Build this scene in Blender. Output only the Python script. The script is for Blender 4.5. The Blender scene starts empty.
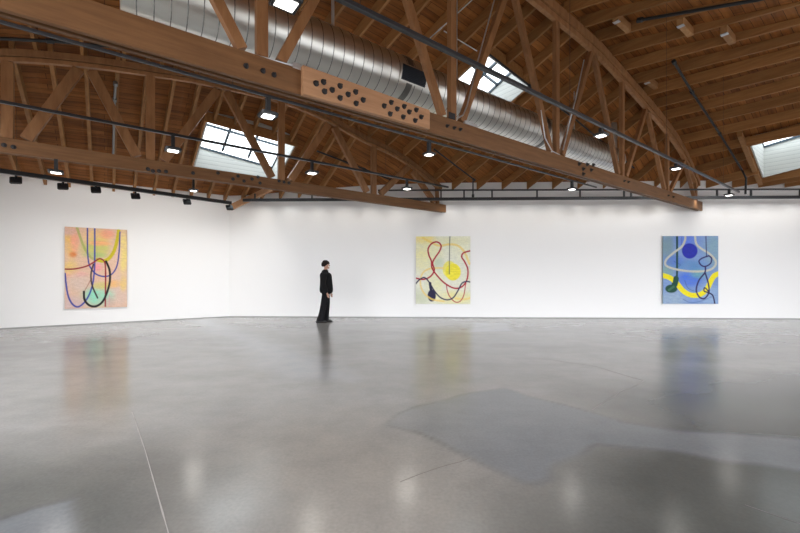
import bpy, bmesh, math, random
from mathutils import Vector, Matrix, noise as mnoise
random.seed(7)
SC = bpy.context.scene
COL = SC.collection
# ------------------------------------------------------------------ camera model
F, CX, HY, EYE = 389.0, 400.0, 276.0, 1.33
CU, SU = 0.7965, 0.6046                      # the roof frame: u along the trusses, w across them
ROT = math.atan2(SU, CU)
W_A, W_B = 3.95, 8.99                        # front faces of the two trusses
U_A, U_B = 14.86, 8.70                       # where they meet the back wall
def uw(x, y): return (CU * x + SU * y, -SU * x + CU * y)
def xy(u, w): return (CU * u - SU * w, SU * u + CU * w)
def on_w(px, py, w):                         # photo position to a point on a plane parallel to the trusses
    a = (px - CX) / F; Y = w / (CU - SU * a)
    return Vector(((SU + CU * a) * Y, w, EYE + (HY - py) / F * Y))
def on_floor(px, py):
    Y = F * EYE / (py - HY)
    return ((px - CX) / F * Y, Y)
# walls (world)
BK0, BK1 = Vector((-5.57, 12.68)), Vector((14.75, 11.944))
LFD = Vector((-.837, -.547)); LFD.normalize()
LF1 = BK0 + LFD * 7.0
def w_back(u):
    k = (u - 7.544) / 0.7746
    return -SU * k + CU * (12.478 - .0362 * k)
def w_left(u):
    d = uw(*LFD); p = uw(*BK0)
    t = (u - p[0]) / d[0]
    return p[1] + d[1] * t
U_COR = uw(*BK0)[0]
def w_wall(u): return w_left(u) if u < U_COR else w_back(u)
# ------------------------------------------------------------------ roof heights
def spline(pts):
    xs = [p[0] for p in pts]; ys = [p[1] for p in pts]; n = len(xs)
    d = [(ys[i+1]-ys[i])/(xs[i+1]-xs[i]) for i in range(n-1)]
    m = [d[0]] + [0 if d[i-1]*d[i] <= 0 else 2*d[i-1]*d[i]/(d[i-1]+d[i]) for i in range(1, n-1)] + [d[-1]]
    def f(x):
        if x <= xs[0]: return ys[0]
        if x >= xs[-1]: return ys[-1]
        i = max(k for k in range(n-1) if xs[k] <= x)
        h = xs[i+1]-xs[i]; t = (x-xs[i])/h
        return ((2*t**3-3*t*t+1)*ys[i] + (t**3-2*t*t+t)*h*m[i] + (-2*t**3+3*t*t)*ys[i+1] + (t**3-t*t)*h*m[i+1])
    return f
zA = spline([(-3.5,4.07),(-2.5,4.75),(-1,5.45),(1,6.05),(3,6.35),(5.2,6.44),(6.5,6.38),(8.25,6.26),(9.2,6.09),(11,5.74),(12.5,5.37),(13.3,5.07),(14,4.70),(14.6,4.30),(14.95,4.07)])
zB = spline([(-2.9,4.07),(-2.2,4.6),(-1.36,5.05),(-.07,5.34),(.7,5.45),(1.58,5.56),(3.3,5.63),(4.4,5.5),(5.5,5.21),(6.83,4.93),(7.8,4.55),(8.75,4.07)])
zC = spline([(-4,4.0),(5,4.2),(8.25,4.83),(9.62,5.09),(11.06,5.33),(12.13,5.42),(13.5,5.18),(14.9,4.83),(18,4.4),(21,4.07)])
zWall = spline([(-6,3.73),(3.23,3.71),(5,3.85),(7,4.02),(8.7,4.07),(21,4.07)])
W_C = -1.08
def nodes(u):
    ww = w_wall(u); n = [(W_C - 4.0, zC(u) - .3), (W_C, zC(u))]
    if ww > W_A + .05: n.append((W_A, zA(u)))
    if ww > W_B + .05: n.append((W_B, zB(u)))
    n.append((ww, zWall(u)))
    return n
def zroof(u, w):                             # underside of the joists
    n = nodes(u)
    if w <= n[0][0]: return n[0][1]
    for (a, za), (b, zb) in zip(n, n[1:]):
        if w <= b: return za + (zb - za) * (w - a) / (b - a)
    return n[-1][1]
JD = .235                                     # joist depth
# ------------------------------------------------------------------ materials
def mat(name, col, rough=.6, metal=0., spec=.5):
    m = bpy.data.materials.new(name); m.use_nodes = True
    b = m.node_tree.nodes['Principled BSDF']
    b.inputs['Base Color'].default_value = (*col, 1); b.inputs['Roughness'].default_value = rough
    b.inputs['Metallic'].default_value = metal; b.inputs['Specular IOR Level'].default_value = spec
    return m
def N(m, t, **kw):
    n = m.node_tree.nodes.new(t)
    for k, v in kw.items():
        if k in n.inputs: n.inputs[k].default_value = v
        else: setattr(n, k, v)
    return n
def L(m, a, ao, b, bi): m.node_tree.links.new(a.outputs[ao], b.inputs[bi])
def bsdf(m): return m.node_tree.nodes['Principled BSDF']
def ramp(m, stops):
    r = N(m, 'ShaderNodeValToRGB'); e = r.color_ramp.elements
    while len(e) < len(stops): e.new(.5)
    for i, (p, c) in enumerate(stops): e[i].position = p; e[i].color = (*c, 1)
    return r
def wood(name, c0, c1, scale=(1.2, 14, 14), rough=.55, seed=0.):
    m = mat(name, c0, rough, 0, .3)
    tc = N(m, 'ShaderNodeTexCoord'); mp = N(m, 'ShaderNodeMapping', Scale=scale, Location=(seed, seed, seed))
    nz = N(m, 'ShaderNodeTexNoise', Scale=1.0, Detail=6.0, Roughness=.65)
    L(m, tc, 'Object', mp, 'Vector'); L(m, mp, 'Vector', nz, 'Vector')
    r = ramp(m, [(.3, c0), (.7, c1)]); L(m, nz, 'Fac', r, 'Fac')
    oi = N(m, 'ShaderNodeObjectInfo'); hs = N(m, 'ShaderNodeHueSaturation')
    mr = N(m, 'ShaderNodeMapRange'); mr.inputs['To Min'].default_value = .85; mr.inputs['To Max'].default_value = 1.15
    L(m, oi, 'Random', mr, 'Value'); L(m, mr, 'Result', hs, 'Value'); L(m, r, 'Color', hs, 'Color')
    L(m, hs, 'Color', bsdf(m), 'Base Color')
    bp = N(m, 'ShaderNodeBump', Strength=.12, Distance=.01); L(m, nz, 'Fac', bp, 'Height'); L(m, bp, 'Normal', bsdf(m), 'Normal')
    return m
M = {}
M['truss'] = wood('truss_wood', (.130, .060, .025), (.220, .108, .045), (1.3, 16, 16), .5)
M['splice'] = wood('splice_wood', (.42, .215, .110), (.55, .31, .17), (1.3, 16, 16), .5)
M['web'] = wood('web_wood', (.23, .105, .043), (.37, .185, .082), (9, 9, 1.6), .5)
M['joist'] = wood('joist_wood', (.250, .112, .036), (.395, .195, .070), (16, 1.3, 16), .6)
M['hip'] = wood('hip_wood', (.42, .22, .11), (.56, .31, .17), (6, 6, 6), .6)
M['block'] = wood('block_wood', (.32, .155, .06), (.46, .25, .11), (9, 9, 9), .6)
def deck_mat():
    m = mat('deck_boards', (.2, .1, .05), .65, 0, .2)
    tc = N(m, 'ShaderNodeTexCoord'); br = N(m, 'ShaderNodeTexBrick', Scale=1.0)
    br.inputs['Brick Width'].default_value = 2.4; br.inputs['Row Height'].default_value = .145
    br.inputs['Mortar Size'].default_value = .004; br.inputs['Mortar Smooth'].default_value = .3; br.inputs['Bias'].default_value = 0.
    br.inputs['Color1'].default_value = (.365, .145, .040, 1); br.inputs['Color2'].default_value = (.230, .083, .021, 1); br.inputs['Mortar'].default_value = (.03, .012, .006, 1)
    br.offset = .37
    L(m, tc, 'Object', br, 'Vector')
    mp = N(m, 'ShaderNodeMapping', Scale=(1.5, 14, 3)); nz = N(m, 'ShaderNodeTexNoise', Scale=1.0, Detail=6.0)
    L(m, tc, 'Object', mp, 'Vector'); L(m, mp, 'Vector', nz, 'Vector')
    r = ramp(m, [(.25, (.55, .55, .55)), (.75, (1.3, 1.25, 1.2))]); L(m, nz, 'Fac', r, 'Fac')
    mx = N(m, 'ShaderNodeMix', data_type='RGBA', blend_type='MULTIPLY'); mx.inputs[0].default_value = 1
    L(m, br, 'Color', mx, 6); L(m, r, 'Color', mx, 7); m.node_tree.links.new(mx.outputs[2], bsdf(m).inputs['Base Color'])
    return m
M['deck'] = deck_mat()
def wall_mat():
    m = mat('white_paint', (.86, .86, .865), .85, 0, .2)
    tc = N(m, 'ShaderNodeTexCoord'); nz = N(m, 'ShaderNodeTexNoise', Scale=90., Detail=4.0)
    L(m, tc, 'Object', nz, 'Vector'); bp = N(m, 'ShaderNodeBump', Strength=.03, Distance=.004)
    L(m, nz, 'Fac', bp, 'Height'); L(m, bp, 'Normal', bsdf(m), 'Normal')
    return m
M['wall'] = wall_mat()
M['reveal'] = mat('grey_reveal', (.30, .30, .30), .7)
def board_white():
    m = mat('white_boards', (.80, .80, .77), .7)
    tc = N(m, 'ShaderNodeTexCoord'); wv = N(m, 'ShaderNodeTexWave', Scale=2.8, bands_direction='Z', wave_profile='SAW')
    L(m, tc, 'Object', wv, 'Vector')
    r = ramp(m, [(.0, (.24, .25, .25)), (.10, (.52, .53, .51)), (1., (.56, .57, .54))]); L(m, wv, 'Fac', r, 'Fac'); L(m, r, 'Color', bsdf(m), 'Base Color')
    return m
M['shaft'] = board_white()
M['mullion'] = mat('skylight_frame', (.03, .05, .07), .5)
def glass_mat():
    m = bpy.data.materials.new('skylight_glass'); m.use_nodes = True; nt = m.node_tree; nt.nodes.clear()
    o = nt.nodes.new('ShaderNodeOutputMaterial'); t = nt.nodes.new('ShaderNodeBsdfTransparent'); g = nt.nodes.new('ShaderNodeBsdfGlossy'); x = nt.nodes.new('ShaderNodeMixShader')
    t.inputs[0].default_value = (.93, .96, .97, 1); g.inputs['Roughness'].default_value = .05; x.inputs[0].default_value = .05
    nt.links.new(t.outputs[0], x.inputs[1]); nt.links.new(g.outputs[0], x.inputs[2]); nt.links.new(x.outputs[0], o.inputs[0])
    return m
M['glass'] = glass_mat()
M['black'] = mat('black_metal', (.012, .013, .015), .45, 0, .5)
M['track'] = mat('track_black', (.014, .016, .020), .35, 0, .6)
M['grey_pipe'] = mat('grey_pipe', (.25, .25, .25), .45, .6)
M['conduit'] = mat('galvanised_conduit', (.55, .56, .57), .4, .7)
M['bolt'] = mat('dark_steel', (.06, .058, .06), .5, .8)
M['hanger'] = mat('hanger_steel', (.55, .56, .57), .4, .8)
M['vent'] = mat('vent_slats', (.03, .04, .055), .5, .3)
def duct_mat():
    m = mat('galvanised_duct', (.72, .72, .70), .26, 1.)
    tc = N(m, 'ShaderNodeTexCoord'); nz = N(m, 'ShaderNodeTexNoise', Scale=7., Detail=3.0); L(m, tc, 'Object', nz, 'Vector')
    r = ramp(m, [(.3, (.62, .62, .60)), (.7, (.80, .79, .76))]); L(m, nz, 'Fac', r, 'Fac'); L(m, r, 'Color', bsdf(m), 'Base Color')
    r2 = ramp(m, [(.3, (.20,)*3), (.7, (.34,)*3)]); L(m, nz, 'Fac', r2, 'Fac'); L(m, r2, 'Color', bsdf(m), 'Roughness')
    return m
M['duct'] = mat('galvanised_duct', (.74, .735, .70), .36, 1.)
M['seam'] = mat('duct_seam', (.22, .22, .21), .5, 1.)
def lens_mat(s):
    m = mat('lamp_lens', (.9, .9, .9), .5); b = bsdf(m)
    b.inputs['Emission Color'].default_value = (1, .97, .92, 1); b.inputs['Emission Strength'].default_value = s
    return m
M['lens'] = lens_mat(2.4)
M['lens_off'] = mat('lens_dark', (.1, .1, .1), .3)
def cloth(name, col):
    m = mat(name, col, .85, 0, .2); tc = N(m, 'ShaderNodeTexCoord'); nz = N(m, 'ShaderNodeTexNoise', Scale=60., Detail=3.)
    L(m, tc, 'Object', nz, 'Vector'); bp = N(m, 'ShaderNodeBump', Strength=.2, Distance=.004); L(m, nz, 'Fac', bp, 'Height'); L(m, bp, 'Normal', bsdf(m), 'Normal')
    return m
M['jacket'] = cloth('black_cloth', (.007, .007, .008)); M['trousers'] = cloth('trouser_cloth', (.008, .008, .010))
M['skin'] = mat('skin', (.52, .30, .22), .55); M['hair'] = cloth('dark_hair', (.018, .012, .010)); M['shoe'] = mat('black_shoe', (.010, .010, .011), .35)
M['eye'] = mat('eye_dark', (.02, .015, .012), .3)
# ------------------------------------------------------------------ mesh helpers
class MB:
    def __init__(s): s.v = []; s.f = []; s.mi = []; s.cur = 0
    def add(s, vs, fs):
        o = len(s.v); s.v += [tuple(v) for v in vs]; s.f += [tuple(i + o for i in f) for f in fs]; s.mi += [s.cur] * len(fs)
    def hexa(s, p):                          # 4 bottom, 4 top
        s.add(p, [(3, 2, 1, 0), (4, 5, 6, 7), (0, 1, 5, 4), (1, 2, 6, 5), (2, 3, 7, 6), (3, 0, 4, 7)])
    def box(s, a, b):
        (x0, y0, z0), (x1, y1, z1) = a, b
        s.hexa([(x0, y0, z0), (x1, y0, z0), (x1, y1, z0), (x0, y1, z0), (x0, y0, z1), (x1, y0, z1), (x1, y1, z1), (x0, y1, z1)])
    def bar(s, p, q, side, up, hs, hu):      # bar from p to q, half sizes along the side and up vectors
        p, q, side, up = Vector(p), Vector(q), Vector(side) * hs, Vector(up) * hu
        s.hexa([p - side - up, q - side - up, q + side - up, p + side - up, p - side + up, q - side + up, q + side + up, p + side + up])
    def sweep(s, rows, closed=True):         # rows of equal rings
        n = len(rows[0]); o = len(s.v)
        for r in rows: s.v += [tuple(x) for x in r]
        c0 = len(s.f)
        for i in range(len(rows) - 1):
            for k in range(n):
                k2 = (k + 1) % n
                s.f.append((o + i*n + k, o + i*n + k2, o + (i+1)*n + k2, o + (i+1)*n + k))
        s.f.append(tuple(o + k for k in range(n))[::-1]); s.f.append(tuple(o + (len(rows)-1)*n + k for k in range(n)))
        s.mi += [s.cur] * (len(s.f) - c0)
    def tube(s, pts, r, n=10):
        pts = [Vector(p) for p in pts]; rows = []
        for i, p in enumerate(pts):
            d = (pts[min(i+1, len(pts)-1)] - pts[max(i-1, 0)]).normalized()
            a = d.cross(Vector((0, 0, 1)));
            if a.length < 1e-3: a = Vector((1, 0, 0))
            a.normalize(); b = d.cross(a)
            rr = r[i] if isinstance(r, (list, tuple)) else r
            rows.append([p + a * rr * math.cos(t) + b * rr * math.sin(t) for t in (2*math.pi*k/n for k in range(n))])
        s.sweep(rows)
    def lathe(s, c, axis, prof, n=20):       # profile of (distance along the axis, radius)
        axis = Vector(axis).normalized(); a = axis.orthogonal().normalized(); b = axis.cross(a); c = Vector(c)
        s.sweep([[c + axis * h + (a * math.cos(t) + b * math.sin(t)) * r for t in (2*math.pi*k/n for k in range(n))] for h, r in prof])
    def build(s, name, m, parent=None, roof=False, smooth=False, bevel=0., origin=None):
        me = bpy.data.meshes.new(name); vs = s.v
        if origin is not None: vs = [tuple(Vector(v) - Vector(origin)) for v in vs]
        me.from_pydata(vs, [], s.f); 
        for x in (m if isinstance(m, (list, tuple)) else [m]): me.materials.append(x)
        me.polygons.foreach_set('material_index', s.mi)
        bm = bmesh.new(); bm.from_mesh(me); bmesh.ops.recalc_face_normals(bm, faces=bm.faces); bm.to_mesh(me); bm.free()
        if smooth:
            me.polygons.foreach_set('use_smooth', [True] * len(me.polygons))
            me.set_sharp_from_angle(angle=math.radians(38))
        me.update()
        o = bpy.data.objects.new(name, me); COL.objects.link(o)
        if origin is not None: o.location = origin
        if parent: o.parent = parent
        elif roof:
            o.rotation_euler.z = ROT
            if origin is not None: o.location = Matrix.Rotation(ROT, 3, 'Z') @ Vector(origin)
        if bevel:
            b = o.modifiers.new('bevel', 'BEVEL'); b.width = bevel; b.segments = 2; b.limit_method = 'ANGLE'
        return o
def tag(o, label=None, cat=None, group=None, kind=None):
    if label: o['label'] = label
    if cat: o['category'] = cat
    if group: o['group'] = group
    if kind: o['kind'] = kind
    return o
def thing(name, label, cat, loc=(0, 0, 0), rz=0, group=None, kind=None):
    o = bpy.data.objects.new(name, None); COL.objects.link(o); o.location = loc; o.rotation_euler.z = rz
    o.empty_display_size = .2
    return tag(o, label, cat, group, kind)
def roof_thing(name, label, cat, base, group=None, kind=None):      # base in (u, w, z); children are built around it
    return thing(name, label, cat, Matrix.Rotation(ROT, 3, 'Z') @ Vector(base), ROT, group, kind)
ORD = ['first', 'second', 'third', 'fourth', 'fifth', 'sixth', 'seventh', 'eighth', 'ninth', 'tenth', 'eleventh', 'twelfth', 'thirteenth', 'fourteenth',
       'fifteenth', 'sixteenth', 'seventeenth', 'eighteenth', 'nineteenth', 'twentieth', 'twenty-first', 'twenty-second', 'twenty-third', 'twenty-fourth',
       'twenty-fifth', 'twenty-sixth', 'twenty-seventh', 'twenty-eighth', 'twenty-ninth', 'thirtieth', 'thirty-first', 'thirty-second', 'thirty-third', 'thirty-fourth', 'thirty-fifth', 'thirty-sixth']
# ------------------------------------------------------------------ the shell
SKY = [(1.98, 4.15, 10.30, 12.04), (6.37, 7.88, 5.43, 7.20), (13.9, 15.3, .75, 2.62)]   # openings: u0, u1, w0, w1
def build_floor():
    # grid, denser near the camera; concrete patches and broader painted tones go into the vertex colours
    ys = [-5.0 + .5 * i for i in range(12)]; y = 1.0
    while y < 14.3: ys.append(y); y += .02 + .0065 * max(0, y - 1.5)
    xs = [-16 + .5 * i for i in range(9)]; x = -11.8
    while x < 13.5: xs.append(x); x += .045
    xs += [14 + .5*i for i in range(10)]
    def poly(pts): return [on_floor(*p) for p in pts]
    big = poly([(385, 425), (400, 413), (440, 400), (475, 392), (505, 389), (530, 396), (565, 405), (625, 422), (680, 431), (800, 438), (860, 441), (860, 480), (800, 470), (720, 459), (660, 450), (632, 446), (600, 445), (585, 452), (565, 462), (553, 468), (548, 478), (535, 483), (520, 482), (475, 460), (445, 445), (415, 432)])
    small = poly([(-60, 540), (0, 520), (35, 508), (75, 498), (76, 515), (77, 548), (70, 580), (-60, 580)])
    band = poly([(185, 320), (210, 318.5), (240, 328), (290, 347), (335, 366), (348, 378), (290, 378), (262, 362), (225, 338)])  # pale band: an old patch with reflected light painted in
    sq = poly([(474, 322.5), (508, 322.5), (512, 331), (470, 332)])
    dark = poly([(610, 392), (700, 378), (960, 374), (1400, 400), (1400, 900), (420, 900), (520, 520), (560, 470), (600, 440)])  # darker area at the lower right
    def sdist(p, pg):
        x, y = p; d = 1e9; ins = False; n = len(pg)
        for i in range(n):
            (x0, y0), (x1, y1) = pg[i], pg[(i+1) % n]
            dx, dy = x1-x0, y1-y0; t = max(0, min(1, ((x-x0)*dx+(y-y0)*dy)/(dx*dx+dy*dy+1e-12)))
            d = min(d, math.hypot(x-x0-t*dx, y-y0-t*dy))
            if (y0 > y) != (y1 > y) and x < (x1-x0)*(y-y0)/(y1-y0)+x0: ins = not ins
        return d if ins else -d
    def box_of(pg): return min(p[0] for p in pg)-.5, max(p[0] for p in pg)+.5, min(p[1] for p in pg)-.5, max(p[1] for p in pg)+.5
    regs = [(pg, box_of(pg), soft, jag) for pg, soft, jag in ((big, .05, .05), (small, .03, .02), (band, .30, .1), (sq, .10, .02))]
    warm = poly([(200, 445), (300, 408), (390, 425), (470, 470), (560, 545), (620, 800), (230, 800), (180, 560)])  # lighter, warmer area left of centre
    near_shade = poly([(-300, 455), (120, 452), (190, 480), (215, 560), (215, 900), (-900, 900)])  # weaker light near the left, painted as a darker floor colour
    vs = []; att = []; wat = []
    for y in ys:
        for x in xs:
            vs.append((x, y, 0)); c = [0, 0, 0]
            for i, (pg, (x0, x1, y0, y1), soft, jag) in enumerate(regs):
                if x0 < x < x1 and y0 < y < y1:
                    d = sdist((x, y), pg) + jag * mnoise.noise(Vector((x*3, y*3, i*7.)))
                    s = max(0, min(1, .5 + d / soft * .5))
                    if i == 0:
                        s *= max(0, min(1, (x - (-.35)) / 1.2)) * .75 + .25 * max(0, min(1, (x + .5) / .4))
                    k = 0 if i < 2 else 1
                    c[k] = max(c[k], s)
                    if i < 2: c[2] = max(c[2], math.exp(-(d/.022)**2) * (.55 + .8 * mnoise.noise(Vector((x*2.1, y*2.1, 3.)))))
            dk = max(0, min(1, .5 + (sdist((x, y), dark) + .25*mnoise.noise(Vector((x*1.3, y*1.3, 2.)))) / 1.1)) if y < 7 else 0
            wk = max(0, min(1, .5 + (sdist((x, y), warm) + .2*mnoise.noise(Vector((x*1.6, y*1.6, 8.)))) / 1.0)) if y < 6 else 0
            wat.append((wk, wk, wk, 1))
            if y < 5 and dk < 1: dk = max(dk, .72*max(0, min(1, .5 + (sdist((x, y), near_shade) + .2*mnoise.noise(Vector((x*1.5, y*1.5, 5.)))) / 1.0)))
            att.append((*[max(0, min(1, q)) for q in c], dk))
    nx = len(xs); fs = [(j*nx+i, j*nx+i+1, (j+1)*nx+i+1, (j+1)*nx+i) for j in range(len(ys)-1) for i in range(nx-1)]
    me = bpy.data.meshes.new('floor'); me.from_pydata(vs, [], fs)
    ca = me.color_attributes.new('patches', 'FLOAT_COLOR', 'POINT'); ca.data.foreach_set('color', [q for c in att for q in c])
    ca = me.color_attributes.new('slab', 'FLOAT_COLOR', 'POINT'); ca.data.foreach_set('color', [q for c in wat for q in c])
    m = mat('polished_concrete', (.3, .29, .27), .16, 0, .62)
    tc = N(m, 'ShaderNodeTexCoord')
    n1 = N(m, 'ShaderNodeTexNoise', Scale=.42, Detail=6., Roughness=.62); n2 = N(m, 'ShaderNodeTexNoise', Scale=2.6, Detail=8., Roughness=.7); n3 = N(m, 'ShaderNodeTexNoise', Scale=45., Detail=3.)
    mp = N(m, 'ShaderNodeMapping', Scale=(.7, 1.5, 1.), Rotation=(0, 0, .35)); L(m, tc, 'Object', mp, 'Vector'); L(m, mp, 'Vector', n1, 'Vector')
    for n in (n2, n3): L(m, tc, 'Object', n, 'Vector')
    r1 = ramp(m, [(.32, FLOOR_A), (.5, FLOOR_B), (.68, FLOOR_C)]); L(m, n1, 'Fac', r1, 'Fac')
    r2 = ramp(m, [(.25, (.84, .84, .85)), (.5, (.97, .97, .97)), (.75, (1.08, 1.07, 1.05))]); L(m, n2, 'Fac', r2, 'Fac')
    r3 = ramp(m, [(.3, (.93,)*3), (.7, (1.06,)*3)]); L(m, n3, 'Fac', r3, 'Fac')
    def mix(a, ao, b, bo, t, fac=1.0, fl=None):
        x = N(m, 'ShaderNodeMix', data_type='RGBA', blend_type=t); x.inputs[0].default_value = fac
        if fl: m.node_tree.links.new(fl, x.inputs[0])
        m.node_tree.links.new(a.outputs[ao], x.inputs[6])
        if isinstance(b, tuple): x.inputs[7].default_value = (*b, 1)
        else: m.node_tree.links.new(b.outputs[bo], x.inputs[7])
        return x
    at = N(m, 'ShaderNodeVertexColor'); at.layer_name = 'patches'; sp = N(m, 'ShaderNodeSeparateColor'); L(m, at, 'Color', sp, 'Color')
    def scaled(ch, k):
        q = N(m, 'ShaderNodeMath', operation='MULTIPLY'); q.inputs[1].default_value = k; L(m, sp, ch, q, 0); return q.outputs[0]
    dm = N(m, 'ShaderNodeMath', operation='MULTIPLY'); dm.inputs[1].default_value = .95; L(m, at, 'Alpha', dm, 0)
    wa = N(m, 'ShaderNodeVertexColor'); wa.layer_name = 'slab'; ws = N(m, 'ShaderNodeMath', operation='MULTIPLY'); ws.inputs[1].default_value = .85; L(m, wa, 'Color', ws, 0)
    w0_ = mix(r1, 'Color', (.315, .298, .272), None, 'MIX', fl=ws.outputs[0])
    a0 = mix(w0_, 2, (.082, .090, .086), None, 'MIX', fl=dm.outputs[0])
    a = mix(a0, 2, (.205, .224, .246), None, 'MIX', fl=scaled('Red', .75))
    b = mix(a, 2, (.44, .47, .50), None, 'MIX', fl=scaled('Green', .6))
    c = mix(b, 2, r2, 'Color', 'MULTIPLY'); d = mix(c, 2, r3, 'Color', 'MULTIPLY')
    e = mix(d, 2, (.07, .065, .06), None, 'MIX', fl=scaled('Blue', .38))
    m.node_tree.links.new(e.outputs[2], bsdf(m).inputs['Base Color'])
    rr = ramp(m, [(.3, (.18,)*3), (.7, (.21,)*3)]); L(m, n1, 'Fac', rr, 'Fac'); L(m, rr, 'Color', bsdf(m), 'Roughness')
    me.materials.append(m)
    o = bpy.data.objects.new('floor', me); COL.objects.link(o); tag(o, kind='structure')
    # saw-cut joints and cracks filled pale or dark, thin strips let into the slab
    def joint(name, label, pts, wd, col, jag=0.):
        P = [Vector((*on_floor(*p), 0)) for p in pts]; Q = []
        for p, q in zip(P, P[1:]):
            k = max(2, int((q-p).length / .08))
            for i in range(k):
                t = p.lerp(q, i/k); Q.append(t + Vector((mnoise.noise(t*4), mnoise.noise(t*4+Vector((9, 3, 1))), 0)) * jag)
        Q.append(P[-1]); b = MB(); rows = []
        for i, p in enumerate(Q):
            dd = (Q[min(i+1, len(Q)-1)] - Q[max(0, i-1)]).normalized(); s = Vector((-dd.y, dd.x, 0)) * wd * (.7 + .5 * mnoise.noise(p*7))
            rows.append([p - s + Vector((0, 0, .0012)), p + s + Vector((0, 0, .0012)), p + s - Vector((0, 0, .004)), p - s - Vector((0, 0, .004))])
        b.sweep(rows); ob = b.build(name, mat(name, col, .5), origin=Q[0]); tag(ob, kind='structure')
    joint('trim_1', '', [(132, 412), (145, 450), (167, 528), (180, 575)], .0045, (.36, .345, .33))
    joint('trim_2', '', [(400, 482), (430, 472), (470, 458)], .003, (.13, .115, .10), .03)
    joint('trim_3', '', [(530, 357), (590, 365), (645, 381)], .004, (.18, .17, .16), .03)
    joint('trim_4', '', [(745, 505), (780, 517), (830, 534)], .004, (.11, .105, .10), .02)
    joint('trim_5', '', [(645, 381), (620, 392), (592, 410)], .004, (.19, .18, .17), .03)
FLOOR_A, FLOOR_B, FLOOR_C = (.242, .240, .228), (.305, .303, .292), (.358, .356, .345)
build_floor()
def build_walls():
    T = .25
    def wall(name, us, pts, inward):
        b = MB(); rows = []
        for u, p in zip(us, pts):
            w = w_wall(u); zt = zWall(u) + JD + .02
            o = Vector((*inward, 0)) * -T; q = Vector((p.x, p.y, 0))
            rows.append([q, q + o, q + o + Vector((0, 0, zt)), q + Vector((0, 0, zt))])
        b.sweep(rows); ob = b.build(name, M['wall']); tag(ob, kind='structure')
    ps = [BK0.lerp(BK1, i/40) for i in range(41)]; n = Vector((-.0362, -1)).normalized()
    wall('wall_back', [uw(*p)[0] for p in ps], ps, n)
    ps = [BK0.lerp(LF1, i/20) for i in range(21)]
    n = Vector((-LFD.y, LFD.x)); n = n if n.dot(-BK0) > 0 else -n
    wall('wall_left', [min(U_COR - 1e-3, uw(*p)[0]) for p in ps], ps, n)
    e0, e1 = uw(*LF1); b = MB(); b.box((-3.98, 8.0, 0), (-3.74, e1 + .2, 4.25)); tag(b.build('wall_front_unseen', M['wall'], roof=True), kind='structure')  # unseen wall, added to block part of the light from the left
    b = MB(); b.box((14.5, 3.5, 0), (14.75, 11.93, 4.45)); tag(b.build('wall_right_unseen', M['wall']), kind='structure')  # unseen wall, added to keep light from the right off the back wall
    for nm, p, q in (('shadow_gap_back', BK0, BK1), ('shadow_gap_left', LF1, BK0)):  # grey strips painted for the shadow gap at the wall foot
        b = MB(); d = (q - p).normalized(); nn = Vector((d.y, -d.x)) * .006
        b.hexa([(p.x, p.y, 0), (q.x, q.y, 0), (q.x + nn.x, q.y + nn.y, 0), (p.x + nn.x, p.y + nn.y, 0), (p.x, p.y, .022), (q.x, q.y, .022), (q.x + nn.x, q.y + nn.y, .022), (p.x + nn.x, p.y + nn.y, .022)])
        tag(b.build(nm, M['reveal']), kind='structure')
build_walls()
U_NEAR, U_FAR = -3.7, 18.6
def build_deck():
    us = {U_NEAR, U_FAR, U_COR}; u = U_NEAR
    while u < U_FAR: us.add(round(u, 3)); u += .3
    for s in SKY: us |= {s[0], s[1]}
    us = sorted(us); wl = sorted({W_C - 4.0, W_C, W_A, W_B, *[x for s in SKY for x in s[2:]]}) + [99]
    b = MB(); idx = {}
    def vert(u, w):
        ww = w_wall(u); w = min(w, ww); k = (round(u, 3), round(w, 4))
        if k not in idx: idx[k] = len(b.v); b.v.append((u, w, zroof(u, w) + JD))
        return idx[k]
    for u0, u1 in zip(us, us[1:]):
        for w0, w1 in zip(wl, wl[1:]):
            uc = (u0+u1)/2; wc = (w0 + min(w1, w_wall(uc)))/2
            if any(s[0] < uc < s[1] and s[2] < wc < s[3] for s in SKY): continue
            q = []
            for k in (vert(u0, w0), vert(u1, w0), vert(u1, w1), vert(u0, w1)):
                if k not in q: q.append(k)
            if len(q) >= 3: b.f.append(tuple(q)); b.mi.append(0)
    o = b.build('ceiling', M['deck'], roof=True); tag(o, kind='structure')
    m = o.modifiers.new('thick', 'SOLIDIFY'); m.thickness = .035; m.offset = 1
    for p in o.data.polygons:
        if p.normal.z < 0: p.flip()
    o.data.update()
build_deck()
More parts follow.
